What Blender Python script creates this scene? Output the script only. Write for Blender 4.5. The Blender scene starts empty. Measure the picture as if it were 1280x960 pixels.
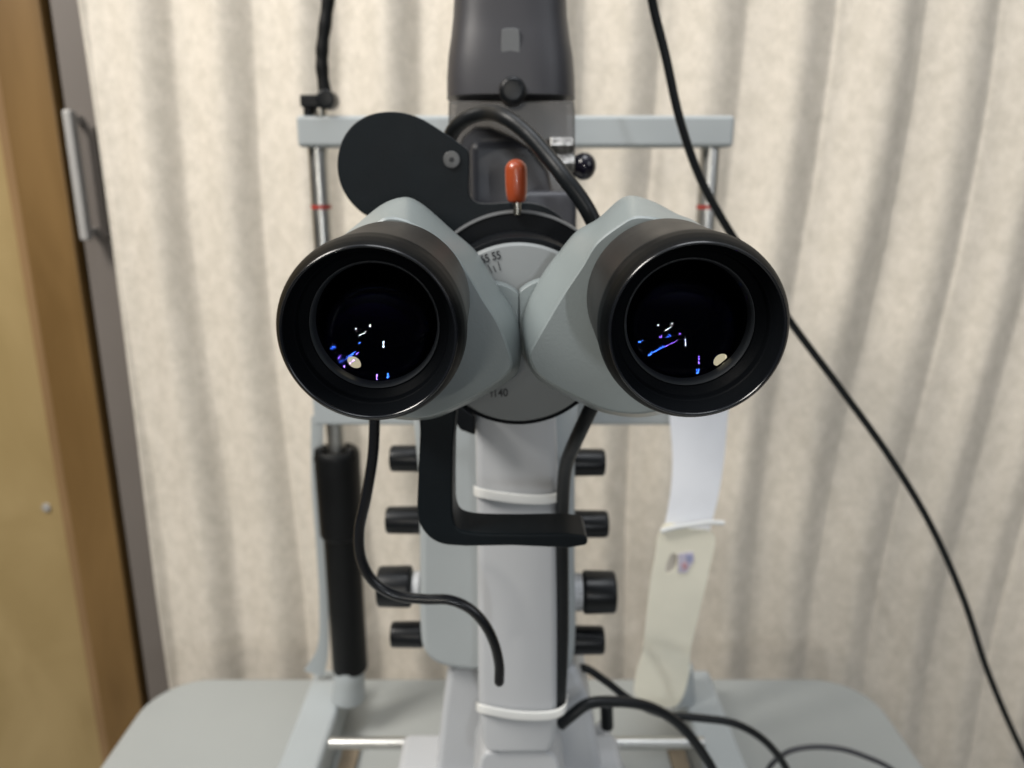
import bpy, bmesh, math, random
from mathutils import Vector, Matrix, noise

random.seed(7)
scene = bpy.context.scene
COL = scene.collection
PI = math.pi

# ------------------------------------------------------------------ camera
F = 960.0                       # focal length in pixels of the 1280 x 960 photograph
PITCH = math.radians(15.0)
SP, CP = math.sin(PITCH), math.cos(PITCH)
cam_data = bpy.data.cameras.new("camera")
cam_data.sensor_width = 36.0
cam_data.lens = 27.0
cam_data.clip_start = 0.01
cam_data.clip_end = 100.0
cam_data.dof.use_dof = True
cam_data.dof.focus_distance = 0.19
cam_data.dof.aperture_fstop = 13.0
cam = bpy.data.objects.new("camera", cam_data)
COL.objects.link(cam)
cam.rotation_euler = (PI / 2 - PITCH, 0, 0)
scene.camera = cam

# ------------------------------------------------------------------ world and lamps
world = bpy.data.worlds.new("World")
scene.world = world
world.use_nodes = True
wnt = world.node_tree
bg = wnt.nodes["Background"]
# a dim room: bright ceiling, dark lower half
wtc = wnt.nodes.new("ShaderNodeTexCoord")
wsep = wnt.nodes.new("ShaderNodeSeparateXYZ")
wmr = wnt.nodes.new("ShaderNodeMapRange")
wmr.interpolation_type = 'SMOOTHSTEP'
wmr.inputs["From Min"].default_value = 0.40
wmr.inputs["From Max"].default_value = 0.95
wmr.inputs["To Min"].default_value = 0.03
wmr.inputs["To Max"].default_value = 0.75
wnt.links.new(wtc.outputs["Generated"], wsep.inputs[0])
wnt.links.new(wsep.outputs["Z"], wmr.inputs["Value"])
wnt.links.new(wmr.outputs["Result"], bg.inputs[1])
bg.inputs[0].default_value = (0.88, 0.94, 1.0, 1)


def area(name, loc, target, size, power, color, size_y=None):
    d = bpy.data.lights.new(name, 'AREA')
    d.energy = power
    d.color = color
    d.size = size
    if size_y:
        d.shape = 'RECTANGLE'
        d.size_y = size_y
    o = bpy.data.objects.new(name, d)
    COL.objects.link(o)
    o.location = loc
    o.rotation_euler = (Vector(target) - Vector(loc)).to_track_quat('-Z', 'Y').to_euler()
    return o


area("ceiling_lamp", (-0.95, -0.20, 1.05), (0.15, 0.66, -0.2), 0.5, 29.0, (1.0, 0.95, 0.88))
area("ceiling_lamp", (0.12, 0.10, 1.30), (0.05, 0.40, -0.1), 0.6, 8.0, (0.95, 0.97, 1.0))
area("right_fill", (1.15, -0.6, 0.55), (0.1, 0.5, -0.2), 0.7, 4.0, (0.93, 0.96, 1.0))  # soft fill added from the right to brighten the paper pad
# small lights added behind the camera to make the eyepiece lens glints
LAMP_V, LAMP_D, LAMP_E = Vector((0.20, -1.5, 0.0)), Vector((-0.20, -1.5, 0.28)), Vector((-0.30, -1.5, 0.22))
area("glint_light", LAMP_V, (0, 0, 0), 0.020, 3.0, (0.9, 0.95, 1.0), 0.15)
for lp, ln, pw in ((LAMP_D, 0.13, 1.7), (LAMP_E, 0.06, 0.9), (Vector((-0.40, -1.5, 0.36)), 0.07, 0.8), (Vector((-0.10, -1.5, 0.42)), 0.05, 0.6)):
    o_ = area("glint_light", lp, (0, 0, 0), 0.014, pw, (1.0, 0.93, 0.82), ln)
    o_.rotation_euler.rotate_axis('Z', math.radians(-55))

scene.view_settings.view_transform = 'Standard'
scene.view_settings.look = 'None'
scene.view_settings.exposure = 0.0
scene.view_settings.gamma = 1.0
scene.cycles.max_bounces = 8
scene.cycles.transparent_max_bounces = 16


# ------------------------------------------------------------------ helpers
def P(px, py, Y):
    """World point on the vertical plane y = Y seen at a pixel of the photograph."""
    u, v = (px - 640.0) / F, (480.0 - py) / F
    d = Vector((u, CP + v * SP, -SP + v * CP))
    return d * (Y / d.y)


def S(py, Y):
    """Metres per photograph pixel on plane y = Y at row py."""
    v = (480.0 - py) / F
    return (Y / (CP + v * SP)) / F


def shade(me, angle=35):
    for p in me.polygons:
        p.use_smooth = True
    me.set_sharp_from_angle(angle=math.radians(angle))


def obj(name, bm, mat, parent=None, bevel=0.0, seg=3, angle=35):
    bmesh.ops.recalc_face_normals(bm, faces=bm.faces)
    me = bpy.data.meshes.new(name)
    bm.to_mesh(me)
    bm.free()
    for m in (mat if isinstance(mat, (list, tuple)) else [mat]):
        me.materials.append(m)
    shade(me, angle)
    o = bpy.data.objects.new(name, me)
    COL.objects.link(o)
    if parent is not None:
        o.parent = parent
        # keep the vertices where they were modelled (world space)
        loc = world_loc(parent)
        me.transform(Matrix.Translation(-loc))
    if bevel > 0:
        b = o.modifiers.new("bevel", 'BEVEL')
        b.width = bevel
        b.segments = seg
        b.limit_method = 'ANGLE'
        b.angle_limit = math.radians(angle)
        b.harden_normals = True
    return o


def world_loc(o):
    v = Vector((0, 0, 0))
    while o is not None:
        v += o.location
        o = o.parent
    return v


def thing(name, label, cat, loc=(0, 0, 0), group=None):
    o = bpy.data.objects.new(name, None)
    o.empty_display_size = 0.02
    COL.objects.link(o)
    o.location = loc
    o['label'] = label
    o['category'] = cat
    if group:
        o['group'] = group
    return o


def tag(o, label, cat, group=None):
    o['label'] = label
    o['category'] = cat
    if group:
        o['group'] = group
    return o


def box_bm(x0, x1, y0, y1, z0, z1, bm=None):
    bm = bm or bmesh.new()
    v = [bm.verts.new((x, y, z)) for z in (z0, z1) for y in (y0, y1) for x in (x0, x1)]
    for f in ((0, 1, 3, 2), (4, 6, 7, 5), (0, 4, 5, 1), (2, 3, 7, 6), (0, 2, 6, 4), (1, 5, 7, 3)):
        bm.faces.new([v[i] for i in f])
    return bm


def cr(pts, n, closed):
    """Catmull-Rom through the points, n samples per span."""
    pts = [Vector(p) for p in pts]
    N = len(pts)
    out = []
    spans = N if closed else N - 1
    for i in range(spans):
        if closed:
            p0, p1, p2, p3 = pts[(i - 1) % N], pts[i], pts[(i + 1) % N], pts[(i + 2) % N]
        else:
            p1, p2 = pts[i], pts[i + 1]
            p0 = pts[i - 1] if i > 0 else p1 * 2 - p2
            p3 = pts[i + 2] if i + 2 < N else p2 * 2 - p1
        # centripetal
        def tj(ti, a, b):
            return ti + max((b - a).length, 1e-9) ** 0.5
        t0 = 0.0
        t1 = tj(t0, p0, p1)
        t2 = tj(t1, p1, p2)
        t3 = tj(t2, p2, p3)
        for k in range(n):
            t = t1 + (t2 - t1) * k / n
            a1 = p0 * ((t1 - t) / (t1 - t0)) + p1 * ((t - t0) / (t1 - t0))
            a2 = p1 * ((t2 - t) / (t2 - t1)) + p2 * ((t - t1) / (t2 - t1))
            a3 = p2 * ((t3 - t) / (t3 - t2)) + p3 * ((t - t2) / (t3 - t2))
            b1 = a1 * ((t2 - t) / (t2 - t0)) + a2 * ((t - t0) / (t2 - t0))
            b2 = a2 * ((t3 - t) / (t3 - t1)) + a3 * ((t - t1) / (t3 - t1))
            out.append(b1 * ((t2 - t) / (t2 - t1)) + b2 * ((t - t1) / (t2 - t1)))
    if not closed:
        out.append(pts[-1])
    return out


def rings_bm(rings, cap0=True, cap1=True, bm=None, closed=True):
    bm = bm or bmesh.new()
    vs = [[bm.verts.new(p) for p in r] for r in rings]
    n = len(vs[0])
    for a, b in zip(vs[:-1], vs[1:]):
        for i in range(n if closed else n - 1):
            j = (i + 1) % n
            bm.faces.new((a[i], a[j], b[j], b[i]))
    if cap0:
        bm.faces.new(vs[0])
    if cap1:
        bm.faces.new(list(reversed(vs[-1])))
    return bm


def outline(px_pts, Y, smooth=0):
    pts = [P(x, y, Y) for x, y in px_pts]
    return cr(pts, smooth, True) if smooth else pts


def prism_bm(front, thick):
    """Front outline (world points at one y) extruded backwards along +Y."""
    return rings_bm([front, [p + Vector((0, thick, 0)) for p in front]])


def frame_of(d):
    d = d.normalized()
    ref = Vector((0, 0, 1)) if abs(d.z) < 0.9 else Vector((1, 0, 0))
    a = d.cross(ref).normalized()
    b = d.cross(a).normalized()
    return a, b


def lathe_bm(profile, origin, axis, seg=64, bm=None, cap0=False, cap1=False):
    """profile: list of (radius, t along axis)."""
    bm = bm or bmesh.new()
    origin, axis = Vector(origin), Vector(axis).normalized()
    a, b = frame_of(axis)
    prev = None
    first = last = None
    for r, t in profile:
        c = origin + axis * t
        if r < 1e-7:
            ring = [bm.verts.new(c)]
        else:
            ring = [bm.verts.new(c + a * (r * math.cos(2 * PI * i / seg)) + b * (r * math.sin(2 * PI * i / seg))) for i in range(seg)]
        if prev is not None:
            if len(prev) == 1 and len(ring) > 1:
                for i in range(seg):
                    bm.faces.new((prev[0], ring[i], ring[(i + 1) % seg]))
            elif len(ring) == 1 and len(prev) > 1:
                for i in range(seg):
                    bm.faces.new((prev[(i + 1) % seg], prev[i], ring[0]))
            elif len(ring) > 1:
                for i in range(seg):
                    j = (i + 1) % seg
                    bm.faces.new((prev[i], prev[j], ring[j], ring[i]))
        else:
            first = ring
        prev = ring
        last = ring
    if cap0 and len(first) > 1:
        bm.faces.new(first)
    if cap1 and len(last) > 1:
        bm.faces.new(list(reversed(last)))
    return bm


def round_profile(pts, r=0.0006, seg=4):
    """Round the inner corners of a lathe profile."""
    out = [pts[0]]
    for i in range(1, len(pts) - 1):
        p0, p1, p2 = Vector(pts[i - 1]), Vector(pts[i]), Vector(pts[i + 1])
        d0, d1 = p0 - p1, p2 - p1
        if d0.length < 1e-8 or d1.length < 1e-8:
            out.append(pts[i])
            continue
        k = min(r, d0.length * 0.45, d1.length * 0.45)
        a, b = p1 + d0.normalized() * k, p1 + d1.normalized() * k
        for s in range(seg + 1):
            t = s / seg
            q = a * (1 - t) ** 2 + p1 * 2 * t * (1 - t) + b * t * t
            out.append((q.x, q.y))
    out.append(pts[-1])
    return out


def cyl_bm(p0, p1, r, seg=40, r1=None, edge=0.0006, bm=None):
    p0, p1 = Vector(p0), Vector(p1)
    L = (p1 - p0).length
    r1 = r if r1 is None else r1
    pr = round_profile([(0, 0), (r, 0), (r1, L), (0, L)], edge, 4)
    return lathe_bm(pr, p0, p1 - p0, seg, bm)


def tube_bm(ctrl, r, n=10, seg=16, bm=None, radii=None, round_end=False):
    """Round cable through control points given as world vectors."""
    pts = cr(ctrl, n, False)
    bm = bm or bmesh.new()
    rings = []
    # parallel transport
    t0 = (pts[1] - pts[0]).normalized()
    a, _ = frame_of(t0)
    N = len(pts)
    for i, p in enumerate(pts):
        t = (pts[min(i + 1, N - 1)] - pts[max(i - 1, 0)]).normalized()
        a = (a - t * a.dot(t)).normalized()
        b = t.cross(a)
        rr = r
        if radii:
            f = i / (N - 1) * (len(radii) - 1)
            k = min(int(f), len(radii) - 2)
            rr = radii[k] + (radii[k + 1] - radii[k]) * (f - k)
        rings.append([p + (a * math.cos(2 * PI * s / seg) + b * math.sin(2 * PI * s / seg)) * rr for s in range(seg)])
    if round_end:
        t = (pts[-1] - pts[-2]).normalized()
        rr = (rings[-1][0] - pts[-1]).length
        for q in (0.35, 0.65, 0.88, 0.98):
            rings.append([pts[-1] + t * rr * q + (v - pts[-1]) * math.sqrt(1 - q * q) for v in rings[N - 1]])
    return rings_bm(rings, bm=bm)


def ribbon_bm(left, right, thick, n=8):
    """Strap between two edge curves of world points; thickness along +Y."""
    L, R = cr(left, n, False), cr(right, n, False)
    T = Vector((0, thick, 0))
    rings = [[a, (a + b) / 2 - T * 0.6, b, b + T, (a + b) / 2 + T * 0.4, a + T] for a, b in zip(L, R)]
    return rings_bm(rings)


def text_mesh(name, body, size, loc, rot_z, mat, parent, y_tilt=0.0, shear=0.0, sx=1.0, bold=0.0):
    cu = bpy.data.curves.new(name, 'FONT')
    cu.body = body
    cu.size = size
    cu.align_x = 'CENTER'
    cu.align_y = 'CENTER'
    cu.shear = shear
    cu.offset = bold
    cu.extrude = 0.00004
    tmp = bpy.data.objects.new(name + "_tmp", cu)
    COL.objects.link(tmp)
    bpy.context.view_layer.update()
    me = bpy.data.meshes.new_from_object(tmp.evaluated_get(bpy.context.evaluated_depsgraph_get()))
    bpy.data.objects.remove(tmp)
    # front faces -Y; reading direction +X
    M = Matrix.Translation(Vector(loc)) @ Matrix.Rotation(-rot_z, 4, 'Y') @ Matrix.Rotation(PI / 2, 4, 'X') @ Matrix.Scale(sx, 4, (1, 0, 0))
    me.transform(M)
    me.materials.clear()
    me.materials.append(mat)
    o = bpy.data.objects.new(name, me)
    COL.objects.link(o)
    if parent is not None:
        me.transform(Matrix.Translation(-world_loc(parent)))
        o.parent = parent
    return o


# ------------------------------------------------------------------ materials
def mat(name, color, rough=0.5, metal=0.0, coat=0.0, spec=0.5, var=0.08, vscale=60.0, bump=0.0, bscale=900.0,
        rvar=0.0, rscale=35.0, sheen=0.0, color2=None, alpha=None, coatr=0.1, aniso=None):
    m = bpy.data.materials.new(name)
    m.use_nodes = True
    nt = m.node_tree
    b = nt.nodes["Principled BSDF"]
    b.inputs["Roughness"].default_value = rough
    b.inputs["Metallic"].default_value = metal
    b.inputs["Specular IOR Level"].default_value = spec
    b.inputs["Coat Weight"].default_value = coat
    b.inputs["Coat Roughness"].default_value = coatr
    b.inputs["Sheen Weight"].default_value = sheen
    if alpha is not None:
        b.inputs["Alpha"].default_value = alpha
    tc = nt.nodes.new("ShaderNodeTexCoord")
    n = nt.nodes.new("ShaderNodeTexNoise")
    n.inputs["Scale"].default_value = vscale
    n.inputs["Detail"].default_value = 5.0
    nt.links.new(tc.outputs["Object"], n.inputs["Vector"])
    mix = nt.nodes.new("ShaderNodeMix")
    mix.data_type = 'RGBA'
    c = color
    c2 = color2 or tuple(x * (1 + var) for x in c)
    c1 = c if color2 else tuple(x * (1 - var) for x in c)
    mix.inputs["A"].default_value = (*c1, 1)
    mix.inputs["B"].default_value = (*c2, 1)
    ramp = nt.nodes.new("ShaderNodeMapRange")
    ramp.inputs["From Min"].default_value = 0.3
    ramp.inputs["From Max"].default_value = 0.7
    nt.links.new(n.outputs["Fac"], ramp.inputs["Value"])
    nt.links.new(ramp.outputs["Result"], mix.inputs["Factor"])
    nt.links.new(mix.outputs["Result"], b.inputs["Base Color"])
    if rvar > 0:
        n2 = nt.nodes.new("ShaderNodeTexNoise")
        n2.inputs["Scale"].default_value = rscale
        n2.inputs["Detail"].default_value = 6.0
        nt.links.new(tc.outputs["Object"], n2.inputs["Vector"])
        mr = nt.nodes.new("ShaderNodeMapRange")
        mr.inputs["From Min"].default_value = 0.3
        mr.inputs["From Max"].default_value = 0.7
        mr.inputs["To Min"].default_value = max(0.02, rough - rvar)
        mr.inputs["To Max"].default_value = rough + rvar
        nt.links.new(n2.outputs["Fac"], mr.inputs["Value"])
        nt.links.new(mr.outputs["Result"], b.inputs["Roughness"])
    if bump > 0:
        n3 = nt.nodes.new("ShaderNodeTexNoise")
        n3.inputs["Scale"].default_value = bscale
        n3.inputs["Detail"].default_value = 3.0
        nt.links.new(tc.outputs["Object"], n3.inputs["Vector"])
        bp = nt.nodes.new("ShaderNodeBump")
        bp.inputs["Strength"].default_value = bump
        bp.inputs["Distance"].default_value = 0.0004
        nt.links.new(n3.outputs["Fac"], bp.inputs["Height"])
        nt.links.new(bp.outputs["Normal"], b.inputs["Normal"])
    return m


M = {}
M['grey'] = mat("grey_green_enamel", (0.205, 0.235, 0.238), 0.36, var=0.03, vscale=25, bump=0.10, bscale=1500, rvar=0.06)
M['grey_light'] = mat("light_grey_enamel", (0.46, 0.475, 0.495), 0.42, var=0.03, vscale=18, bump=0.08, bscale=1100, rvar=0.05)
M['grey_mid'] = mat("mid_grey_enamel", (0.36, 0.39, 0.40), 0.42, var=0.04, vscale=18, bump=0.08, bscale=1100, rvar=0.05)
M['dial'] = mat("dial_grey", (0.20, 0.215, 0.22), 0.40, var=0.03, bump=0.05)
M['black_matte'] = mat("black_matte_paint", (0.0055, 0.0085, 0.011), 0.46, var=0.15, bump=0.20, bscale=2200, rvar=0.05, spec=0.15)
M['black_rubber'] = mat("black_rubber", (0.0035, 0.004, 0.0045), 0.45, var=0.2, bump=0.12, bscale=2500, rvar=0.08, spec=0.22)
M['barrel'] = mat("black_satin_barrel", (0.0105, 0.0095, 0.0088), 0.42, var=0.12, bump=0.10, bscale=2600, rvar=0.05, spec=0.38)
M['rim'] = mat("black_satin_rim", (0.0025, 0.003, 0.0035), 0.42, var=0.1, bump=0.06, bscale=2600, rvar=0.05, spec=0.08)
M['inner'] = mat("black_inner_baffle", (0.0012, 0.0012, 0.0016), 0.7, var=0.1, spec=0.02)
M['ring'] = mat("dark_grey_retaining_ring", (0.026, 0.030, 0.035), 0.42, var=0.05)
M['black_plastic'] = mat("black_plastic", (0.004, 0.005, 0.0065), 0.34, var=0.15, bump=0.08, rvar=0.06, spec=0.30)
M['cable'] = mat("black_cable_sheath", (0.006, 0.0075, 0.009), 0.38, var=0.15, bump=0.1, rvar=0.06, spec=0.3)
M['lever'] = mat('glossy_black_lever', (0.006, 0.007, 0.009), 0.25, var=0.1, spec=0.5, bump=0.05)
M['edge_screw_grey'] = mat('lit_edge_and_screw_grey', (0.075, 0.078, 0.080), 0.4, var=0.2, bump=0.1)  # lighter than the plate to show light on its edges; screw shares it
M['steel'] = mat("polished_steel", (0.52, 0.52, 0.50), 0.34, metal=1.0, var=0.05, rvar=0.06, vscale=200)
M['nut'] = mat('scuffed_nut_steel', (0.24, 0.235, 0.225), 0.42, metal=1.0, var=0.55, vscale=420, bump=0.9, bscale=500, rvar=0.12)
M['worn_steel'] = mat("worn_steel", (0.45, 0.43, 0.38), 0.32, metal=1.0, var=0.1, rvar=0.1)
M['lamp_grey'] = mat("dark_grey_housing", (0.040, 0.040, 0.046), 0.44, var=0.05, bump=0.12, bscale=1600, rvar=0.05)
M['lamp_slot'] = mat("grey_inset", (0.12, 0.125, 0.13), 0.5, var=0.04)
M['block'] = mat("slate_block", (0.050, 0.053, 0.064), 0.40, var=0.08, bump=0.08)
M['shield_top'] = mat("smoked_plastic_shield", (0.085, 0.078, 0.072), 0.28, var=0.12, vscale=30, alpha=0.70, rvar=0.08)
M['red'] = mat("orange_red_vinyl", (0.33, 0.058, 0.018), 0.30, var=0.06, vscale=140, bump=0.05, coat=0.3, coatr=0.08)
M['white_plastic'] = mat("white_nylon", (0.70, 0.71, 0.70), 0.45, var=0.02)
M['paper_white'] = mat("white_strap_cloth", (0.86, 0.88, 0.93), 0.75, var=0.02, bump=0.25, bscale=700)
M['paper_cream'] = mat("cream_paper", (0.93, 0.89, 0.74), 0.8, var=0.04, vscale=35, bump=0.3, bscale=300)
M['ink'] = mat("black_print", (0.012, 0.014, 0.016), 0.6, var=0.02)
M['mark_red'] = mat("red_mark", (0.35, 0.03, 0.02), 0.5, var=0.05)
M['table'] = mat("grey_laminate", (0.315, 0.33, 0.322), 0.38, var=0.03, vscale=8, bump=0.08, bscale=700, rvar=0.06)
M['strip'] = mat("brown_grey_metal", (0.165, 0.145, 0.130), 0.5, var=0.06, vscale=6, bump=0.05)
M['handle'] = mat("satin_aluminium", (0.40, 0.39, 0.375), 0.5, metal=0.2, var=0.04)
M['wall'] = mat("plain_wall", (0.45, 0.42, 0.37), 0.8, var=0.05, vscale=4)
M['floor'] = mat("floor_vinyl", (0.25, 0.23, 0.20), 0.5, var=0.08, vscale=6)
M['track_shade'] = mat("brown_track_shade", (0.20, 0.16, 0.11), 0.8, var=0.2, vscale=50)  # brown tone stands in for the shadow between rail and shaft
M['violet'] = mat("pale_lilac_tag", (0.62, 0.58, 0.70), 0.6, var=0.12, vscale=300)
M['blue_print'] = mat("faded_blue_print", (0.38, 0.40, 0.60), 0.6, var=0.3, vscale=600)
M['pink_print'] = mat("faded_pink_print", (0.62, 0.36, 0.40), 0.6, var=0.3, vscale=600)


def wood(name, c1, c2, scale, stretch, rough=0.4):
    m = mat(name, c1, rough, bump=0.05)
    nt = m.node_tree
    b = nt.nodes["Principled BSDF"]
    tc = nt.nodes.new("ShaderNodeTexCoord")
    mp = nt.nodes.new("ShaderNodeMapping")
    mp.inputs["Scale"].default_value = (stretch, stretch, 1.0)
    n = nt.nodes.new("ShaderNodeTexNoise")
    n.inputs["Scale"].default_value = scale
    n.inputs["Detail"].default_value = 8
    n.inputs["Distortion"].default_value = 0.6
    rp = nt.nodes.new("ShaderNodeValToRGB")
    rp.color_ramp.elements[0].position = 0.35
    rp.color_ramp.elements[0].color = (*c1, 1)
    rp.color_ramp.elements[1].position = 0.68
    rp.color_ramp.elements[1].color = (*c2, 1)
    nt.links.new(tc.outputs["Object"], mp.inputs["Vector"])
    nt.links.new(mp.outputs["Vector"], n.inputs["Vector"])
    nt.links.new(n.outputs["Fac"], rp.inputs["Fac"])
    nt.links.new(rp.outputs["Color"], b.inputs["Base Color"])
    return m


M['wood'] = wood("brown_door_frame_wood", (0.150, 0.084, 0.026), (0.205, 0.120, 0.042), 5.0, 6.0)
M['wood_edge'] = wood("tan_edge_wood", (0.23, 0.14, 0.065), (0.29, 0.18, 0.085), 5.0, 6.0)
M['panel'] = wood("yellow_tan_panel", (0.32, 0.23, 0.10), (0.40, 0.295, 0.14), 7.0, 1.5)


def curtain_mat():
    m = mat("beige_jacquard_curtain", (0.60, 0.54, 0.46), 0.72, sheen=0.15, bump=0.0)
    nt = m.node_tree
    b = nt.nodes["Principled BSDF"]
    tc = nt.nodes.new("ShaderNodeTexCoord")
    n1 = nt.nodes.new("ShaderNodeTexNoise")
    n1.inputs["Scale"].default_value = 1.0
    n1.inputs["Detail"].default_value = 6
    n1.inputs["Roughness"].default_value = 0.58
    mp1 = nt.nodes.new("ShaderNodeMapping")
    mp1.inputs["Scale"].default_value = (95, 95, 80)
    nt.links.new(tc.outputs["Object"], mp1.inputs["Vector"])
    nt.links.new(mp1.outputs["Vector"], n1.inputs["Vector"])
    rp = nt.nodes.new("ShaderNodeValToRGB")
    e = rp.color_ramp.elements
    e[0].position = 0.36
    e[0].color = (0.60, 0.55, 0.467, 1)
    e[1].position = 0.62
    e[1].color = (0.69, 0.632, 0.545, 1)
    nt.links.new(n1.outputs["Fac"], rp.inputs["Fac"])
    # fine vertical weave
    mp = nt.nodes.new("ShaderNodeMapping")
    mp.inputs["Scale"].default_value = (900, 900, 260)
    n2 = nt.nodes.new("ShaderNodeTexNoise")
    n2.inputs["Scale"].default_value = 1.0
    n2.inputs["Detail"].default_value = 2
    nt.links.new(tc.outputs["Object"], mp.inputs["Vector"])
    nt.links.new(mp.outputs["Vector"], n2.inputs["Vector"])
    mx = nt.nodes.new("ShaderNodeMix")
    mx.data_type = 'RGBA'
    mx.blend_type = 'MULTIPLY'
    mx.inputs["Factor"].default_value = 0.5
    mr = nt.nodes.new("ShaderNodeMapRange")
    mr.inputs["To Min"].default_value = 0.55
    mr.inputs["To Max"].default_value = 1.35
    nt.links.new(n2.outputs["Fac"], mr.inputs["Value"])
    nt.links.new(rp.outputs["Color"], mx.inputs["A"])
    nt.links.new(mr.outputs["Result"], mx.inputs["B"])
    nt.links.new(mx.outputs["Result"], b.inputs["Base Color"])
    bp = nt.nodes.new("ShaderNodeBump")
    bp.inputs["Strength"].default_value = 0.30
    bp.inputs["Distance"].default_value = 0.0009
    nt.links.new(n1.outputs["Fac"], bp.inputs["Height"])
    nt.links.new(bp.outputs["Normal"], b.inputs["Normal"])
    return m


M['curtain'] = curtain_mat()


def lens_mat(name, tint, refl, base):
    """Coated glass element: mostly clear, a tinted mirror reflection on top."""
    m = bpy.data.materials.new(name)
    m.use_nodes = True
    nt = m.node_tree
    nt.nodes.remove(nt.nodes["Principled BSDF"])
    out = nt.nodes["Material Output"]
    tr = nt.nodes.new("ShaderNodeBsdfTransparent")
    gl = nt.nodes.new("ShaderNodeBsdfGlossy")
    gl.inputs["Color"].default_value = (*tint, 1)
    gl.inputs["Roughness"].default_value = 0.0
    lw = nt.nodes.new("ShaderNodeLayerWeight")
    lw.inputs["Blend"].default_value = 0.15
    mr = nt.nodes.new("ShaderNodeMapRange")
    mr.inputs["To Min"].default_value = refl
    mr.inputs["To Max"].default_value = refl * 1.5
    nt.links.new(lw.outputs["Facing"], mr.inputs["Value"])
    mx = nt.nodes.new("ShaderNodeMixShader")
    nt.links.new(mr.outputs["Result"], mx.inputs["Fac"])
    nt.links.new(tr.outputs[0], mx.inputs[1])
    nt.links.new(gl.outputs[0], mx.inputs[2])
    nt.links.new(mx.outputs[0], out.inputs["Surface"])
    return m


M['lip'] = mat('glossy_black_lip', (0.006, 0.007, 0.009), 0.16, var=0.1, spec=0.55)
M['cup'] = mat("black_eye_cup", (0.0035, 0.0042, 0.0052), 0.45, var=0.1, spec=0.03, bump=0.15, bscale=2600)
M['ring_black'] = mat("deep_black_ring", (0.003, 0.004, 0.0055), 0.5, var=0.1, spec=0.10)
M['spot_glow'] = bpy.data.materials.new("glowing_light_spot")  # self-lit cream that imitates a spot of light; not a lamp
M['spot_glow'].use_nodes = True
_b = M['spot_glow'].node_tree.nodes["Principled BSDF"]
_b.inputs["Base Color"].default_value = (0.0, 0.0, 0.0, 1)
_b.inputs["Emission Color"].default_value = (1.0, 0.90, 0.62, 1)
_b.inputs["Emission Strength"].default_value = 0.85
M['glass_a'] = lens_mat("coated_glass", (0.036, 0.040, 0.042), 0.25, None)
M['glass_b'] = lens_mat("coated_violet_glass", (0.014, 0.006, 0.052), 0.25, None)
M['glass_c'] = lens_mat("coated_blue_glass", (0.004, 0.018, 0.12), 0.25, None)
M['glass_dark'] = mat("dark_exit_glass", (0.0015, 0.0015, 0.003), 0.6, spec=0.0, var=0.0)

# ------------------------------------------------------------------ setting: floor, wall
TABLE_Z = -0.410
fl = obj("floor", box_bm(-3, 3, -3, 1.2, -1.16, -1.12), M['floor'])
fl['kind'] = 'structure'
wl = obj("wall", box_bm(-3, 3, 0.90, 1.00, -1.12, 1.6), M['wall'])
wl['kind'] = 'structure'


# ------------------------------------------------------------------ curtain
def curtain():
    bm = bmesh.new()
    Y0 = 0.665
    nx, nz = 1000, 110
    x0, x1, z0, z1 = -0.336, 1.25, -1.08, 0.62
    rows = []
    for j in range(nz + 1):
        z = z0 + (z1 - z0) * j / nz
        row = []
        for i in range(nx + 1):
            x = x0 + (x1 - x0) * i / nx
            right = min(1, max(0, (x - 0.05) / 0.25))
            sway = right * (0.035 * (z + 0.1) + 0.006 * math.sin(z * 6.5 + x * 3)) + 0.004 * math.sin(z * 9 + x * 5)
            u = x - sway
            w = 0.0640 - 0.001 * right
            ph = (u + 0.266) / w + 0.10 * math.sin(u * 9.0 + 1.3) * right + 0.13 * noise.noise(Vector((u * 4, z * 1.3, 3)))
            f = ph - math.floor(ph)
            k_ = math.floor(ph)
            a = 0.0200 * (1 + 0.35 * noise.noise(Vector((k_ * 3.7, z * 1.2, 0))) - 0.30 * right)
            hump = math.sin(PI * f ** 1.5)
            y = -a * (hump ** 2 + 0.16) ** 0.5 * 1.0
            # softer secondary crease on the wide side of each fold
            y -= 0.0010 * math.sin(2 * PI * f * 2 + 1.0) * hump * (0.6 + noise.noise(Vector((k_ * 1.9, z * 2.0, 5))))
            y += 0.0040 * noise.noise(Vector((u * 16, z * 3.0, 7)))
            y += 0.0008 * noise.noise(Vector((u * 55, z * 12, 2)))
            row.append(bm.verts.new((x, Y0 + y, z)))
        rows.append(row)
    for j in range(nz):
        for i in range(nx):
            bm.faces.new((rows[j][i], rows[j][i + 1], rows[j + 1][i + 1], rows[j + 1][i]))
    o = obj("curtain", bm, M['curtain'], angle=180)
    so = o.modifiers.new("thickness", 'SOLIDIFY')
    so.thickness = 0.0015
    so.offset = 1
    tag(o, "beige mottled curtain hanging in soft vertical folds behind the instrument", "curtain")


curtain()

# door and grey metal frame at the left
YD = 0.700
strip = thing("window_frame", "tall grey brown metal frame between wooden door frame and curtain", "window frame", (-0.368, YD, -1.12))
obj("frame_profile", box_bm(-0.3855, -0.340, YD, YD + 0.04, -1.12, 1.2), M['strip'], strip, 0.002)
obj("frame_lip", box_bm(-0.3535, -0.3465, YD - 0.006, YD - 0.001, -1.12, 1.2), M['strip'], strip, 0.0015)
h0, h1 = P(88, 137, YD - 0.02), P(117, 301, YD - 0.02)
pull = obj("pull_handle", box_bm(-0.3765, -0.3690, YD - 0.022, YD - 0.012, h1.z, h0.z), M['handle'], strip, 0.002)
bmp = box_bm(-0.375, -0.3705, YD - 0.014, YD + 0.001, h1.z + 0.004, h1.z + 0.010)
box_bm(-0.375, -0.3705, YD - 0.014, YD + 0.001, h0.z - 0.010, h0.z - 0.004, bmp)
obj("handle_post", bmp, M['handle'], pull)
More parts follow.
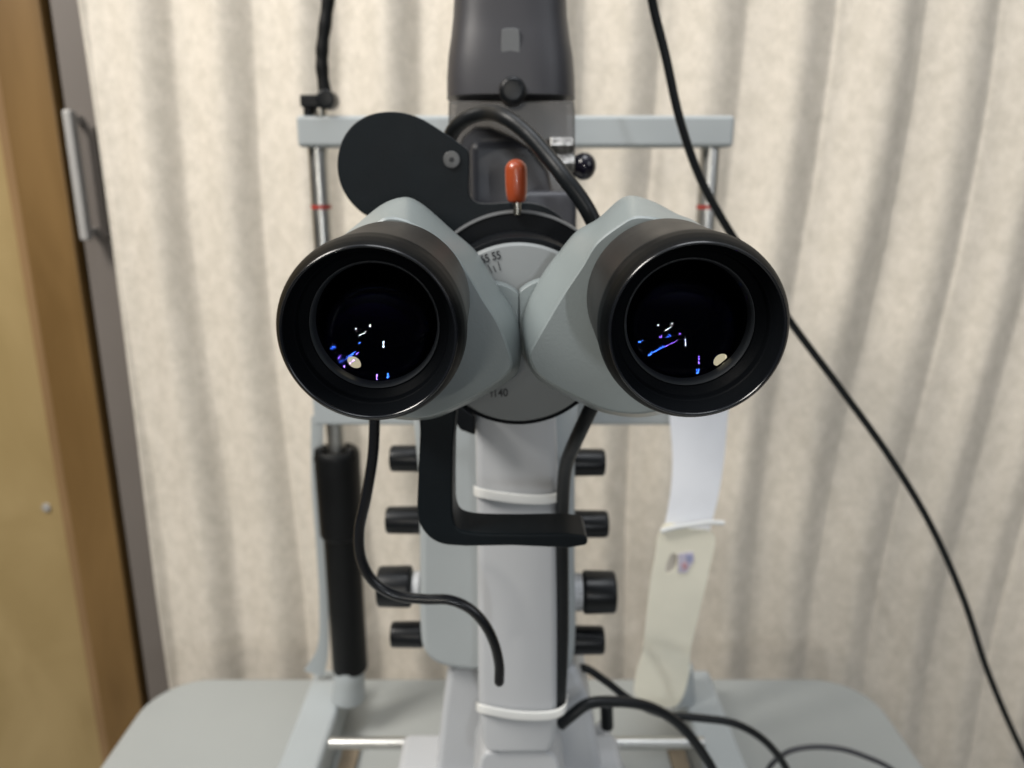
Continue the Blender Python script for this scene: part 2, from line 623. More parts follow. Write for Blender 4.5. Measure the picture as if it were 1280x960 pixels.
obj("latch_plate", box_bm(-0.3660, -0.3600, YD - 0.004, YD - 0.001, h1.z + 0.002, h0.z - 0.012), M['wood_edge'] if False else M['strip'], strip, 0.001)

door = thing("wooden_door", "brown wooden door with yellowish panel at the left edge", "door", (-0.55, YD, -1.12))
obj("stile", box_bm(-0.434, -0.390, YD - 0.006, YD + 0.035, -1.12, 1.2), M['wood'], door, 0.002)
obj("moulding", box_bm(-0.449, -0.4355, YD + 0.004, YD + 0.035, -1.12, 1.2), M['wood_edge'], door, 0.003)
obj("panel", box_bm(-0.95, -0.448, YD + 0.022, YD + 0.034, -1.12, 1.2), M['panel'], door)
k = P(57, 635, YD + 0.020)
obj("keyhole_pin", cyl_bm(k, k + Vector((0, 0.006, 0)), 0.0042), M['handle'], door)

# ------------------------------------------------------------------ table
def table():
    t = thing("instrument_table", "pale grey instrument table top with rounded corners under the slit lamp", "table", (0, 0.35, -1.12))
    x0, x1, y1, y0 = -0.298, 0.298, 0.566, 0.10
    out = []
    def corner(cx, cy, r, a0, a1):
        for i in range(13):
            a = math.radians(a0 + (a1 - a0) * i / 12)
            out.append(Vector((cx + r * math.cos(a), cy + r * math.sin(a), 0)))
    r = 0.045
    corner(x1 - r, y0 + r, r, -90, 0)
    corner(x1 - r, y1 - r, r, 0, 90)
    corner(x0 + r, y1 - r, r, 90, 180)
    corner(x0 + r, y0 + r, r, 180, 270)
    bm = rings_bm([[v + Vector((0, 0, TABLE_Z)) for v in out], [v + Vector((0, 0, TABLE_Z - 0.028)) for v in out]])
    obj("table_top", bm, M['table'], t, 0.004)
    obj("column", cyl_bm((0, 0.35, TABLE_Z - 0.0285), (0, 0.35, -1.09), 0.035), M['grey_mid'], t)
    obj("foot_plate", box_bm(-0.25, 0.25, 0.12, 0.58, -1.118, -1.091), M['grey_mid'], t, 0.006)


table()


# ------------------------------------------------------------------ chin rest frame
def chinrest():
    Y = 0.500
    t = thing("chin_rest_frame", "grey head and chin rest frame with two chrome posts behind the microscope", "chin rest", (0, Y, TABLE_Z))
    a, b = P(369, 144, Y - 0.009), P(917, 184, Y - 0.009)
    obj("top_bar", box_bm(a.x, b.x, Y - 0.009, Y + 0.013, b.z, a.z), M['grey_mid'], t, 0.0025)
    za = b.z
    for s, top in ((-1, 0), (1, 1)):
        x = 0.1215 * s + (0.0025 if s > 0 else 0)
        post = obj("post", cyl_bm((x, Y + 0.002, TABLE_Z + 0.03), (x, Y + 0.002, za + 0.001), 0.0062), M['steel'], t)
        zm = P(392, 259, Y - 0.005).z
        obj("height_mark", lathe_bm([(0.00635, -0.0012), (0.00640, -0.0012), (0.00640, 0.0012), (0.00635, 0.0012)], (x, Y + 0.002, zm), (0, 0, 1), 40), M['mark_red'], post)
        # rail foot beside each post
        xr = 0.1435 * s
        obj("foot_rail", box_bm(xr - 0.0145, xr + 0.0145, 0.385, Y + 0.036, TABLE_Z + 0.0005, TABLE_Z + 0.030), M['grey_mid'], t, 0.004)
        xt = x - 0.003 * s
        obj("wheel_track", box_bm(xt - 0.006, xt + 0.006, 0.386, Y - 0.016, TABLE_Z + 0.0004, TABLE_Z + 0.004), M['track_shade'], t)
        obj("socket", cyl_bm((x + 0.002 * s, Y, TABLE_Z + 0.0302), (x, Y, TABLE_Z + 0.058), 0.0125, r1=0.011), M['grey_mid'], t, angle=30)
    c0, c1 = P(390, 500, Y - 0.012), P(850, 532, Y - 0.012)
    obj("chin_bar", box_bm(c0.x, c1.x + 0.028, Y - 0.012, Y - 0.006, c1.z, c0.z + 0.012), M['grey_mid'], t, 0.002)
    obj("chin_cup", prism_bm(outline([(560, 450), (740, 450), (742, 478), (650, 490), (558, 478)], Y - 0.04, 6), 0.05), M['white_plastic'], t, 0.003)
    # black height adjuster sleeve on the left post
    x = -0.1215
    z1 = P(420, 575, Y - 0.01).z
    z2 = P(425, 676, Y - 0.01).z
    z3 = P(437, 848, Y - 0.01).z
    r1, r2 = 0.0158, 0.0130
    pr = round_profile([(0.0085, -0.012), (0.0085, 0.0), (0.0110, 0.004), (r1 - 0.0015, 0.004), (r1, 0.0), (r1 * 0.97, z2 - z1), (r2, z2 - z1 - 0.001), (r2, z3 - z1), (0.0065, z3 - z1)], 0.0015, 4)
    obj("height_sleeve", lathe_bm(pr, (x, Y + 0.002, z1), (0, 0, 1), 48), M['black_rubber'], t)
    # knurled rubber lugs on top of the sleeve
    for s in (-1, 1):
        obj("sleeve_lug", cyl_bm((x + s * 0.0112, Y - 0.003, z1 - 0.004), (x + s * 0.0105, Y - 0.003, z1 + 0.006), 0.0042, r1=0.0034, edge=0.002), M['black_rubber'], t)
    return t


chinrest()


def left_strap():
    pts_l = [(389, 520), (389, 600), (395, 680), (399, 760), (396, 812), (380, 838)]
    pts_r = [(404, 520), (404, 600), (408, 680), (410, 760), (410, 815), (405, 846)]
    o = obj("strap", ribbon_bm([P(x, y, 0.518) for x, y in pts_l], [P(x, y, 0.518) for x, y in pts_r], 0.0012), M['grey_mid'])
    tag(o, "narrow pale grey strap hanging behind the black sleeve of the left post", "strap")


left_strap()


def right_strap():
    Y = 0.470
    l = [(836, 498), (838, 530), (841, 575), (838, 620), (829, 668)]
    r = [(912, 498), (909, 530), (905, 575), (898, 620), (886, 668)]
    o = obj("chin_strap", ribbon_bm([P(x, y, Y) for x, y in l], [P(x, y, Y) for x, y in r], 0.0015), M['paper_white'])
    tag(o, "wide white cloth strap hanging below the right eyepiece, above the cream paper pad", "strap")
    # cream paper pad, with the hole it hangs by
    bm = bmesh.new()
    outer = [(832, 655), (862, 661), (892, 667), (886, 715), (873, 770), (863, 815), (861, 845), (846, 882), (825, 884), (797, 872), (793, 868), (796, 838), (803, 815), (808, 770), (814, 720), (820, 690), (822, 672)]
    hole = [(838, 694), (842, 691), (846, 694), (845, 706), (840, 714), (834, 716), (832, 712), (834, 702)]
    N = 64
    oc = cr([P(x, y, Y - 0.004) for x, y in outer], 10, True)
    hc = cr([P(x, y, Y - 0.004) for x, y in hole], 6, True)
    c = sum(hc, Vector()) / len(hc)
    def by_angle(pts):
        res = []
        for i in range(N):
            a = 2 * PI * i / N
            best, bd = None, 1e9
            for p in pts:
                q = math.atan2(p.z - c.z, p.x - c.x)
                d = abs((q - a + PI) % (2 * PI) - PI)
                if d < bd:
                    bd, best = d, p
            res.append(best)
        return res
    # radial sampling misses far corners, so triangulate with fill instead
    ev = [bm.verts.new(p) for p in oc]
    hv = [bm.verts.new(p) for p in hc]
    edges = [bm.edges.new((ev[i], ev[(i + 1) % len(ev)])) for i in range(len(ev))]
    edges += [bm.edges.new((hv[i], hv[(i + 1) % len(hv)])) for i in range(len(hv))]
    bmesh.ops.triangle_fill(bm, use_beauty=True, edges=edges)
    g = bmesh.ops.extrude_face_region(bm, geom=list(bm.faces))
    bmesh.ops.translate(bm, verts=[v for v in g['geom'] if isinstance(v, bmesh.types.BMVert)], vec=(0, 0.0010, 0))
    pad = obj("paper_pad", bm, M['paper_cream'])
    tag(pad, "cream paper pad with a punched hole tied below the white strap", "paper pad")
    tape = obj("tape_print", prism_bm(outline([(848, 693), (866, 690), (868, 700), (858, 716), (848, 716)], Y - 0.0048), 0.0006), M['violet'], pad)
    obj("tape_mark", prism_bm(outline([(857, 694), (866, 694), (865, 702), (860, 704)], Y - 0.0052), 0.0003), M['blue_print'], tape)
    obj("tape_mark", prism_bm(outline([(852, 705), (858, 703), (860, 710), (854, 713)], Y - 0.0052), 0.0003), M['pink_print'], tape)
    tie = obj("cable_tie", tube_bm([P(x, y, Y - 0.006) for x, y in [(826, 664), (845, 659), (866, 656), (884, 653), (905, 654)]], 0.0016), M['white_plastic'])
    tag(tie, "white cable tie joining the white strap to the cream paper pad", "cable tie", "white cable ties")


right_strap()


# ------------------------------------------------------------------ gooseneck on the left end of the bar
def gooseneck():
    Y = 0.495
    t = thing("fixation_arm", "black flexible arm standing on the left end of the grey top bar", "flexible arm", P(400, 144, Y))
    pts = [(452, -330), (436, -180), (422, -70), (413, -20), (408, 20), (403, 60), (403, 90), (408, 126)]
    obj("flexible_stem", tube_bm([P(x, y, Y) for x, y in pts], 0.0045, radii=[(0.0040 if i % 2 else 0.0035) for i in range(121)] + [0.0042, 0.0044]), M['black_rubber'], t)
    a, b = P(374, 118, Y - 0.006), P(398, 134, Y - 0.006)
    obj("clamp_lever", box_bm(a.x, b.x + 0.009, Y - 0.006, Y + 0.006, b.z, a.z), M['black_plastic'], t, 0.0012)
    c = P(410, 125, Y)
    obj("clamp_joint", cyl_bm((c.x, c.y - 0.008, c.z), (c.x, c.y + 0.008, c.z), 0.0056, edge=0.0015), M['black_plastic'], t)
    zt = P(400, 144, Y - 0.004).z
    obj("fixing_screw", cyl_bm((P(386, 138, Y).x, Y, zt - 0.0004), (P(386, 138, Y).x, Y, b.z + 0.001), 0.0032), M['black_plastic'], t)
    obj("fixing_nut", cyl_bm((P(400, 138, Y).x, Y, zt - 0.0004), (P(400, 138, Y).x, Y, b.z + 0.001), 0.0042), M['worn_steel'], t)


gooseneck()

# ------------------------------------------------------------------ the slit lamp microscope
LAMP = thing("slit_lamp", "grey and black binocular slit lamp microscope standing in the middle of the table", "microscope", (0, 0.36, TABLE_Z))


def eyepiece(cx, cy, lean):
    """Front rim centred on a pixel of the plane y = 0.165; axis nearly along +Y."""
    Y0 = 0.165
    c = P(cx, cy, Y0)
    R = 0.0214
    ax = Vector((lean, 1, 0.022)).normalized()
    t = obj("eyepiece", lathe_bm(round_profile([
        (R * 0.90, 0.0095), (R * 0.984, 0.0095), (R * 0.984, 0.0440), (R * 0.955, 0.0455),
        (0.0176, 0.0455), (0.0176, 0.060)], 0.0006, 5), c, ax, 128), M['barrel'], LAMP)
    rim = round_profile([(R * 0.90, 0.0099), (R * 0.984, 0.0099), (R * 0.997, 0.0080), (R * 0.997, 0.0062), (R * 0.980, 0.0034), (R * 0.945, 0.0012), (R * 0.915, 0.0000), (R * 0.900, -0.0003), (R * 0.886, 0.0004)], 0.0006, 4)
    obj("eye_cup_rim", lathe_bm(rim, c, ax, 128), M['rim'], t)
    obj("lip_bead", lathe_bm([(R * 0.893 + 0.00042 * math.cos(2 * PI * i / 14), 0.0002 - 0.00062 * math.sin(2 * PI * i / 14)) for i in range(15)], c, ax, 128), M['lip'], t)
    cup = round_profile([(R * 0.8855, 0.0004), (R * 0.862, 0.0024), (R * 0.820, 0.0048), (R * 0.805, 0.0052), (R * 0.798, 0.0072), (R * 0.700, 0.0092)], 0.0005, 4)
    obj("eye_cup_funnel", lathe_bm(cup, c, ax, 128), M['cup'], t)
    obj("retaining_ring", lathe_bm(round_profile([(R * 0.6995, 0.0091), (R * 0.690, 0.0087), (R * 0.668, 0.0097), (R * 0.660, 0.0125)], 0.0003, 3), c, ax, 128), M['ring'], t)
    obj("inner_baffle", lathe_bm([(R * 0.6595, 0.0125), (R * 0.658, 0.034), (R * 0.58, 0.040), (0, 0.0405)], c, ax, 64), M['inner'], t)
    return t, c + Vector((lean * 0.012, 0, 0)), R


EYES = [eyepiece(461, 418, -0.030), eyepiece(872, 414, 0.022)]


def element_bm(c, R, depth, Rc, target, lamp, ap=0.655):
    """Convex coated surface of radius Rc, tilted so that the lamp's reflection falls near the target point."""
    tgt = Vector((target[0], c.y + depth, target[1]))
    v = (-tgt).normalized()
    l = (lamp - tgt).normalized()
    h = v + l
    hx, hz = h.x / -h.y, h.z / -h.y
    ox, oz = (target[0] - c.x) - Rc * hx, (target[1] - c.z) - Rc * hz
    bm = bmesh.new()
    r = R * ap
    f0 = (ox * ox + oz * oz) / (2 * Rc)
    prev = None
    seg = 96
    for i in range(0, 33):
        q = r * i / 32
        ring = []
        for k in range(seg if i else 1):
            a = 2 * PI * k / seg
            x, z = q * math.cos(a), q * math.sin(a)
            y = c.y + depth + ((x - ox) ** 2 + (z - oz) ** 2) / (2 * Rc) - f0
            ring.append(bm.verts.new((c.x + x, y, c.z + z)))
        if prev:
            for k in range(seg):
                k2 = (k + 1) % seg
                if len(prev) == 1:
                    bm.faces.new((prev[0], ring[k], ring[k2]))
                else:
                    bm.faces.new((prev[k], ring[k], ring[k2], prev[k2]))
        prev = ring
    return bm


GLINTS = [[(480, 430), (474, 470), (487, 473)], [(856, 427), (871, 448), (868, 467)]]
for (t, c, R), gl in zip(EYES, GLINTS):
    for key, Rc, (gx, gy), dep in (('glass_a', 0.040, gl[0], 0.0145), ('glass_b', 0.058, gl[1], 0.0160), ('glass_c', 0.095, gl[2], 0.0175)):
        g = P(gx, gy, c.y + dep)
        obj("lens_element", element_bm(c, R, dep, Rc, (g.x, g.z), LAMP_V), M[key], t, angle=180)
# glowing almond disc added to each eyepiece for its cream spot of light
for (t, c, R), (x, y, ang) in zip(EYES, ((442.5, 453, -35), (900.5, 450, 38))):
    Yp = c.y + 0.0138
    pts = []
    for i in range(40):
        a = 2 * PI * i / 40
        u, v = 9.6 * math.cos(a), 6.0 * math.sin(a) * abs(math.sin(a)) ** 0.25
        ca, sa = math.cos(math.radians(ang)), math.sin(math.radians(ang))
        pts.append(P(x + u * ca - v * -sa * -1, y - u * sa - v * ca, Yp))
    obj("light_spot", prism_bm(pts, 0.0004), M['spot_glow'], t)

# prism housings: each lofted from a small front face to a wide rear face
def housing(B, A, name, hub):
    n = 6
    fa = outline(A, 0.2140, n)
    fb = outline(B, 0.2345, n)
    mid = [a * 0.15 + b * 0.85 for a, b in zip(fa, fb)]
    back = [p + Vector((0, 0.007, 0)) for p in fb]
    ca = sum(fa, Vector()) / len(fa)
    a_in = [p + (ca - p) * 0.03 + Vector((0, -0.0010, 0)) for p in fa]
    bk_in = [p + (ca + Vector((0, 0.03, 0)) - p) * 0.015 for p in [q + Vector((0, 0.0010, 0)) for q in back]]
    bm = rings_bm([a_in, [p + (ca - p) * 0.006 + Vector((0, -0.0004, 0)) for p in fa], [p + Vector((0, 0.0005, 0)) for p in fa], mid,
                   [p + (q - p) * 0.06 for p, q in zip(fb, back)], back, bk_in])
    o = obj(name, bm, M['grey'], LAMP, angle=22)
    hx, hy, hr = hub
    hc = P(hx, hy, 0.242)
    r = hr * S(hy, 0.242)
    side = 1 if hx < 648 else -1
    xm = P(648.8 - side * 0.5, hy, 0.242).x
    pts = []
    for i in range(120):
        a = 2 * PI * i / 120
        x = hc.x + r * math.cos(a)
        x = min(x, xm) if side > 0 else max(x, xm)
        p = Vector((x, 0.2405, hc.z + r * math.sin(a)))
        if not pts or (p - pts[-1]).length > 1e-5:
            pts.append(p)
    obj("pivot_hub", prism_bm(pts, 0.0073), M['grey'], o, 0.0004, 2)
    return o


BL = [(450, 277), (480, 254), (503, 247), (520, 253), (567, 293), (594, 317), (609, 341), (626, 368), (643, 395), (650, 422), (650, 457), (641, 472), (573, 511), (533, 525), (480, 520), (430, 480), (400, 420), (400, 350), (420, 305)]
AL = [(455, 290), (482, 271), (505, 273), (522, 281), (553, 300), (570, 318), (587, 343), (603, 371), (623, 403), (635, 432), (641, 458), (634, 469), (571, 508), (533, 522), (482, 516), (435, 480), (405, 420), (405, 355), (425, 315)]
BR = [(870, 277), (848, 268), (817, 252), (793, 245), (780, 249), (750, 275), (723, 291), (700, 318), (680, 345), (660, 383), (653, 410), (660, 455), (672, 474), (723, 503), (757, 517), (805, 522), (860, 505), (910, 450), (920, 380), (905, 310)]
AR = [(868, 286), (845, 277), (815, 270), (792, 270), (774, 280), (745, 303), (727, 332), (703, 368), (684, 400), (668, 428), (661, 443), (664, 457), (676, 472), (725, 499), (759, 513), (805, 517), (857, 500), (902, 450), (912, 380), (898, 316)]
housing(BL, AL, "prism_housing", (613, 405, 52))
housing(BR, AR, "prism_housing", (686, 401, 52))

# dial disc and mounting rings
dc = P(648, 419, 0.250)
dr = 114 * S(419, 0.250)
disc = obj("dial_disc", lathe_bm(round_profile([(0, 0), (dr * 0.972, 0), (dr, 0.0012), (dr, 0.0045)], 0.0004, 3), dc, (0, 1, 0), 128), M['dial'], LAMP)
obj("dial_backing", lathe_bm(round_profile([(0, 0.0020), (dr * 1.055, 0.0020), (dr * 1.055, 0.034), (0, 0.034)], 0.0006, 3), dc, (0, 1, 0), 128), M['ring_black'], LAMP)
text_mesh("dial_number", "55", 0.0037, P(620.5, 320.0, 0.2498), math.radians(13), M['ink'], disc, sx=0.82, bold=0.00006)
text_mesh("dial_number", "65", 0.0037, P(606.3, 324.0, 0.2498), math.radians(17), M['ink'], disc, sx=0.82, bold=0.00006)
for x0, y0, x1, y1 in ((609.5, 331, 615, 341), (616.5, 332.5, 620, 340), (622.5, 327, 625.5, 338)):
    a, b = P(x0, y0, 0.2498), P(x1, y1, 0.2498)
    d = (b - a).normalized()
    n = Vector((-d.z, 0, d.x)) * 0.00014
    bm = rings_bm([[a - n, b - n, b + n, a + n], [p + Vector((0, 0.0003, 0)) for p in (a - n, b - n, b + n, a + n)]])
    obj("dial_tick", bm, M['ink'], disc)
text_mesh("focal_mark", "f140", 0.0039, P(624.0, 491.5, 0.2498), math.radians(2), M['ink'], disc, sx=0.88, bold=0.00006)

rc = P(647, 394, 0.2855)
rr = 127 * S(394, 0.2855)
ring = obj("mounting_ring", lathe_bm(round_profile([(0, 0), (rr * 0.985, 0), (rr, 0.0008), (rr, 0.012), (0, 0.012)], 0.0004, 3), rc, (0, 1, 0), 128), M['ring_black'], LAMP)
obj("ring_edge", lathe_bm([(rr * 0.982, 0.0002), (rr * 0.985, -0.0004), (rr * 1.003, -0.0002), (rr * 1.010, 0.0030), (rr * 1.006, 0.0045)], rc, (0, 1, 0), 128), M['worn_steel'] if False else M['lamp_slot'], ring)

# side plate with round lobe
pl = [(583, 186), (586, 190), (587, 200), (586, 235), (588, 246), (594, 252), (604, 254.5), (640, 253), (665, 254), (683, 259), (700, 270), (720, 290), (735, 315), (720, 400), (640, 420), (560, 400), (530, 330), (470, 276), (452, 266), (436, 250), (426, 232), (421.5, 212), (422.5, 192), (429, 172), (442, 155), (460, 144), (482, 139.5), (505, 141), (524, 147), (540, 156)]
plate = obj("side_plate", prism_bm(outline(pl, 0.2920, 4), 0.0065), [M['black_matte'], M['edge_screw_grey']], LAMP, 0.0006, 3)
for f_ in plate.data.polygons:
    if abs(f_.normal.y) < 0.3:
        f_.material_index = 1
sc_ = P(564.5, 199.5, 0.2915)
scr = obj("plate_screw", cyl_bm((sc_.x, 0.2912, sc_.z), (sc_.x, 0.2930, sc_.z), 10.5 * S(199, 0.2915), edge=0.0003), M['edge_screw_grey'], plate)
obj("hex_socket", cyl_bm((sc_.x, 0.29110, sc_.z), (sc_.x, 0.2915, sc_.z), 3.4 * S(199, 0.2915), 6, edge=0.0001), M['ink'], scr)

# red capped lever pin
pb = P(646.5, 266, 0.284)
s_ = S(230, 0.284)
pin = obj("lever_pin", cyl_bm(P(646.5, 270, 0.284), P(646, 244, 0.284), 5.2 * s_), M['worn_steel'], LAMP)
capb, capt = P(645.8, 253, 0.284), P(644.8, 198.5, 0.284)
L = (capt - capb).length
R0 = 13.8 * s_
pr = [(0, 0), (R0 * 0.70, 0), (R0 * 0.82, L * 0.05), (R0 * 0.95, L * 0.22), (R0, L * 0.45), (R0, L * 0.74)]
for i in range(1, 9):
    a = PI / 2 * i / 8
    pr.append((R0 * math.cos(a), L * 0.74 + L * 0.26 * math.sin(a)))
pr[-1] = (0, L)
obj("lever_cap", lathe_bm(pr, capb, capt - capb, 48), M['red'], pin, angle=60)


# illumination head above
def lamp_head():
    Y = 0.375
    D = 0.030
    prof = []                                   # rows: (y px, left, right)
    rows = [(-190, 590, 682), (-180, 578, 694), (-110, 573, 701), (-40, 571, 704), (0, 568.5, 707), (25, 567.5, 708), (50, 565, 711), (75, 561.5, 715), (100, 560, 717), (122, 560, 717.5), (125.5, 560, 717.5)]
    rings = []
    n = 56
    for y, l, r in rows:
        a, b = P(l, y, Y), P(r, y, Y)
        cx, hw = (a.x + b.x) / 2, (b.x - a.x) / 2
        ring = []
        for i in range(n):
            th = 2 * PI * i / n
            cth, sth = math.cos(th), math.sin(th)
            e = 0.62
            x = cx + hw * math.copysign(abs(cth) ** e, cth)
            yy = Y + 0.001 + D * math.copysign(abs(sth) ** e, sth) * (hw / 0.029)
            ring.append(Vector((x, yy, a.z)))
        rings.append(ring)
    o = obj("lamp_head", rings_bm(rings), M['lamp_grey'], LAMP, angle=40)
    yf = Y + 0.001 - D * 1.0
    # inset window and clamp knob stand on the front face
    def front_y(px, py):
        # front surface depth at that pixel, from the super-ellipse of the nearest row
        row = min(rows, key=lambda q: abs(q[0] - py))
        a, b = P(row[1], row[0], Y), P(row[2], row[0], Y)
        hw = (b.x - a.x) / 2
        return Y + 0.001 - D * (hw / 0.029)
    fy = front_y(638, 55)
    ins = outline([(629, 36), (647.5, 36), (649, 38), (649, 73), (647.5, 75), (629, 75), (627.5, 73), (627.5, 38)], fy - 0.0016, 3)
    obj("inset_window", prism_bm(ins, 0.0050), M['lamp_slot'], o, 0.0003)
    fy = front_y(640, 113)
    kc = P(641, 114, fy - 0.006)
    obj("clamp_knob", cyl_bm((kc.x, fy - 0.010, kc.z), (kc.x, fy + 0.003, kc.z), 17 * S(114, fy - 0.008), edge=0.0022), M['black_plastic'], o)
    return o


HEAD = lamp_head()

# smoked bracket below the head, block, chrome nuts, ball knob
br = thing and None
zt, zb = P(640, 126, 0.345).z, P(640, 275, 0.345).z
shl, shr = P(560, 126, 0.352).x, P(718, 126, 0.352).x
obj("head_bracket", prism_bm(outline([(560.5, 126), (717.5, 126), (719, 140), (719, 200), (719, 262), (692, 262), (684, 215), (662, 186), (640, 172), (612, 160), (594, 160), (580, 172), (572, 195), (568, 240), (560, 240)], 0.3475), 0.004), M['shield_top'], LAMP, 0.0008)
obj("prism_block", box_bm(P(588, 178, 0.360).x, P(700, 178, 0.360).x, 0.356, 0.392, P(600, 300, 0.356).z, P(600, 176, 0.356).z), M['block'], LAMP, 0.004)
obj("head_core", box_bm(P(566, 128, 0.36).x, P(712, 128, 0.36).x, 0.372, 0.395, P(640, 300, 0.372).z, P(640, 127, 0.372).z), M['lamp_grey'], LAMP, 0.003)
obj("lower_step", box_bm(P(652, 240, 0.345).x, P(722, 240, 0.345).x, 0.345, 0.390, P(700, 330, 0.345).z, P(700, 239, 0.345).z), M['block'], LAMP, 0.003)
for (x, y, w, h) in ((702, 182, 29, 20), (706, 204, 24, 21)):
    p = P(x, y, 0.336)
    s = S(y, 0.336)
    bm = cyl_bm((p.x - w / 2 * s, p.y, p.z), (p.x + w / 2 * s, p.y, p.z), h / 2 * s * 1.10, 6, edge=0.0006)
    obj("hex_nut", bm, M['nut'], LAMP, angle=20)
p = P(731, 208, 0.340)
s = S(208, 0.340)
pr = [(0, -15 * s), (6 * s, -15 * s), (10.5 * s, -14.5 * s), (14.0 * s, -10 * s)]
for i in range(1, 14):
    a = -PI / 4 + (PI / 4 + PI / 2) * i / 13
    pr.append((17 * s * math.cos(a), -1 * s + 15.0 * s * math.sin(a)))
pr[-1] = (0, pr[-1][1])
obj("ball_knob", lathe_bm(pr, p, (1, 0, -0.05), 48), mat("black_phenolic", (0.008, 0.007, 0.014), 0.14, var=0.1), LAMP, angle=60)

# magnification and slit housing with four knobs each side
hz = [(522, 500), (716, 500), (718, 560), (719, 700), (718, 800), (714, 836), (640, 846), (600, 842), (560, 836), (540, 829), (529, 815), (524, 790), (522, 700), (521, 600)]
HOUS = obj("drum_housing", prism_bm(outline([(525, 495), (716, 495), (719, 560), (719, 700), (719, 815), (713, 838), (700, 843), (598, 841), (562, 837), (541, 829), (529, 815), (525, 795), (524, 700), (523, 600)], 0.345, 3), 0.050), M['grey_mid'], LAMP, 0.004)
for (y, xo, xi, r, kind) in ((573, 488, 524, 17, 0), (650, 483, 524, 17.5, 0), (733, 473, 510, 26, 1), (793, 489, 525, 16.5, 0)):
    a, b = P(xo, y, 0.362), P(xi, y, 0.362)
    s = S(y, 0.362)
    ob = obj("drum_knob", cyl_bm((b.x + 0.002, 0.362, a.z), (a.x, 0.362, a.z), r * s * 1.0, r1=r * s * 0.96, edge=0.0018), M['black_plastic'], LAMP, angle=60)
    if kind:
        obj("knob_collar", cyl_bm((P(526, y, 0.362).x, 0.362, a.z), (b.x + 0.0025, 0.362, a.z), r * s * 0.72), M['grey_light'], ob)
for (y, xo, xi, r, kind) in ((578, 756, 716, 17.5, 0), (655, 760, 716, 17.5, 0), (740, 769, 733, 27, 1), (800, 755, 717, 18, 0)):
    a, b = P(xo, y, 0.362), P(xi, y, 0.362)
    s = S(y, 0.362)
    ob = obj("drum_knob", cyl_bm((b.x - 0.002, 0.362, a.z), (a.x, 0.362, a.z), r * s * 1.0, r1=r * s * 0.96, edge=0.0018), M['black_plastic'], LAMP, angle=60)
    if kind:
        col = obj("knob_collar", cyl_bm((P(716, y, 0.362).x, 0.362, a.z), (b.x - 0.0025, 0.362, a.z), r * s * 0.86), M['grey_light'], ob)
        for i in range(28):
            an = 2 * PI * i / 28
            rr_ = r * s * 0.862
            q = Vector((b.x - 0.0052, 0.362 + rr_ * math.cos(an), a.z + rr_ * math.sin(an)))
            if i == 0:
                bmt = bmesh.new()
            L_ = 0.0022 if i % 4 == 0 else 0.0013
            d = Vector((0, -math.sin(an), math.cos(an))) * 0.00022
            nrm = Vector((0, math.cos(an), math.sin(an))) * 0.00012
            vs = [bmt.verts.new(q + e) for e in (d + nrm, Vector((L_, 0, 0)) + d + nrm, Vector((L_, 0, 0)) - d + nrm, -d + nrm)]
            bmt.faces.new(vs)
        obj("scale_marks", bmt, M['ink'], ob)

# front column
rings = []
for y, l, r in ((500, 592, 694), (560, 594, 697), (640, 595.5, 697.5), (720, 596.5, 697.5), (800, 597, 697.5), (880, 598, 698), (925, 601, 696), (940, 606, 690)):
    Y = 0.300
    a, b = P(l, y, Y), P(r, y, Y)
    ring_ = []
    back = 0.046
    q = 0.0035
    for (x, yy) in ((a.x + q, Y), (b.x - q, Y), (b.x - q * 0.3, Y + q * 0.3), (b.x, Y + q), (b.x, Y + back), (a.x, Y + back), (a.x, Y + q), (a.x + q * 0.3, Y + q * 0.3)):
        ring_.append(Vector((x, yy, a.z)))
    rings.append(ring_)
COLM = obj("front_column", rings_bm(rings), M['grey_light'], LAMP, 0.0012, angle=60)
ft = obj("column_foot", prism_bm(outline([(606, 941), (690, 941), (700, 960), (706, 1010), (592, 1010), (598, 960)], 0.302, 2), 0.04), M['grey_light'], LAMP, 0.002)

# base of the instrument
obj("pedestal", prism_bm(outline([(560, 835), (720, 835), (738, 880), (752, 960), (760, 1060), (536, 1060), (545, 960), (552, 890)], 0.352), 0.07), M['grey_light'], LAMP, 0.004)
zt = P(640, 946, 0.345).z
obj("base_body", prism_bm(outline([(508, 1000), (552, 1018), (736, 1018), (746, 985), (766, 966), (774, 975), (780, 1110), (490, 1110), (498, 1005)], 0.372), 0.05), M['grey_light'], LAMP, 0.004)
zw = P(640, 914, 0.385).z
obj("base_wing", box_bm(P(505, 925, 0.385).x, P(771, 925, 0.385).x, 0.332, 0.385, TABLE_Z + 0.0395, zw), M['grey_light'], LAMP, 0.005)
obj("base_plate", box_bm(-0.075, 0.075, 0.27, 0.43, TABLE_Z + 0.018, TABLE_Z + 0.040), M['grey_light'], LAMP, 0.006)
ax = P(459, 929, 0.415)
obj("cross_shaft", cyl_bm((P(412, 929, 0.415).x, ax.y, ax.z), (P(880, 929, 0.415).x, ax.y, ax.z), 7.5 * S(929, 0.415)), M['steel'], LAMP)
st = P(759, 885, 0.400)
obj("lock_screw", cyl_bm(P(759, 910, 0.400), P(758, 880, 0.400), 8 * S(885, 0.400), edge=0.001), M['black_plastic'], LAMP)
# black fitting just below the dial
obj("fitting", prism_bm(outline([(568, 500), (594, 520), (594, 545), (575, 538), (567, 525)], 0.285), 0.02), M['black_plastic'], LAMP, 0.001)

# L shaped black handle bracket
yb = 0.2425
Lp = [(527, 490), (568, 490), (568, 560), (567, 610), (570, 628), (580, 638), (594, 641.5), (640, 641), (700, 640.5), (712, 646), (735, 658), (735, 668)]
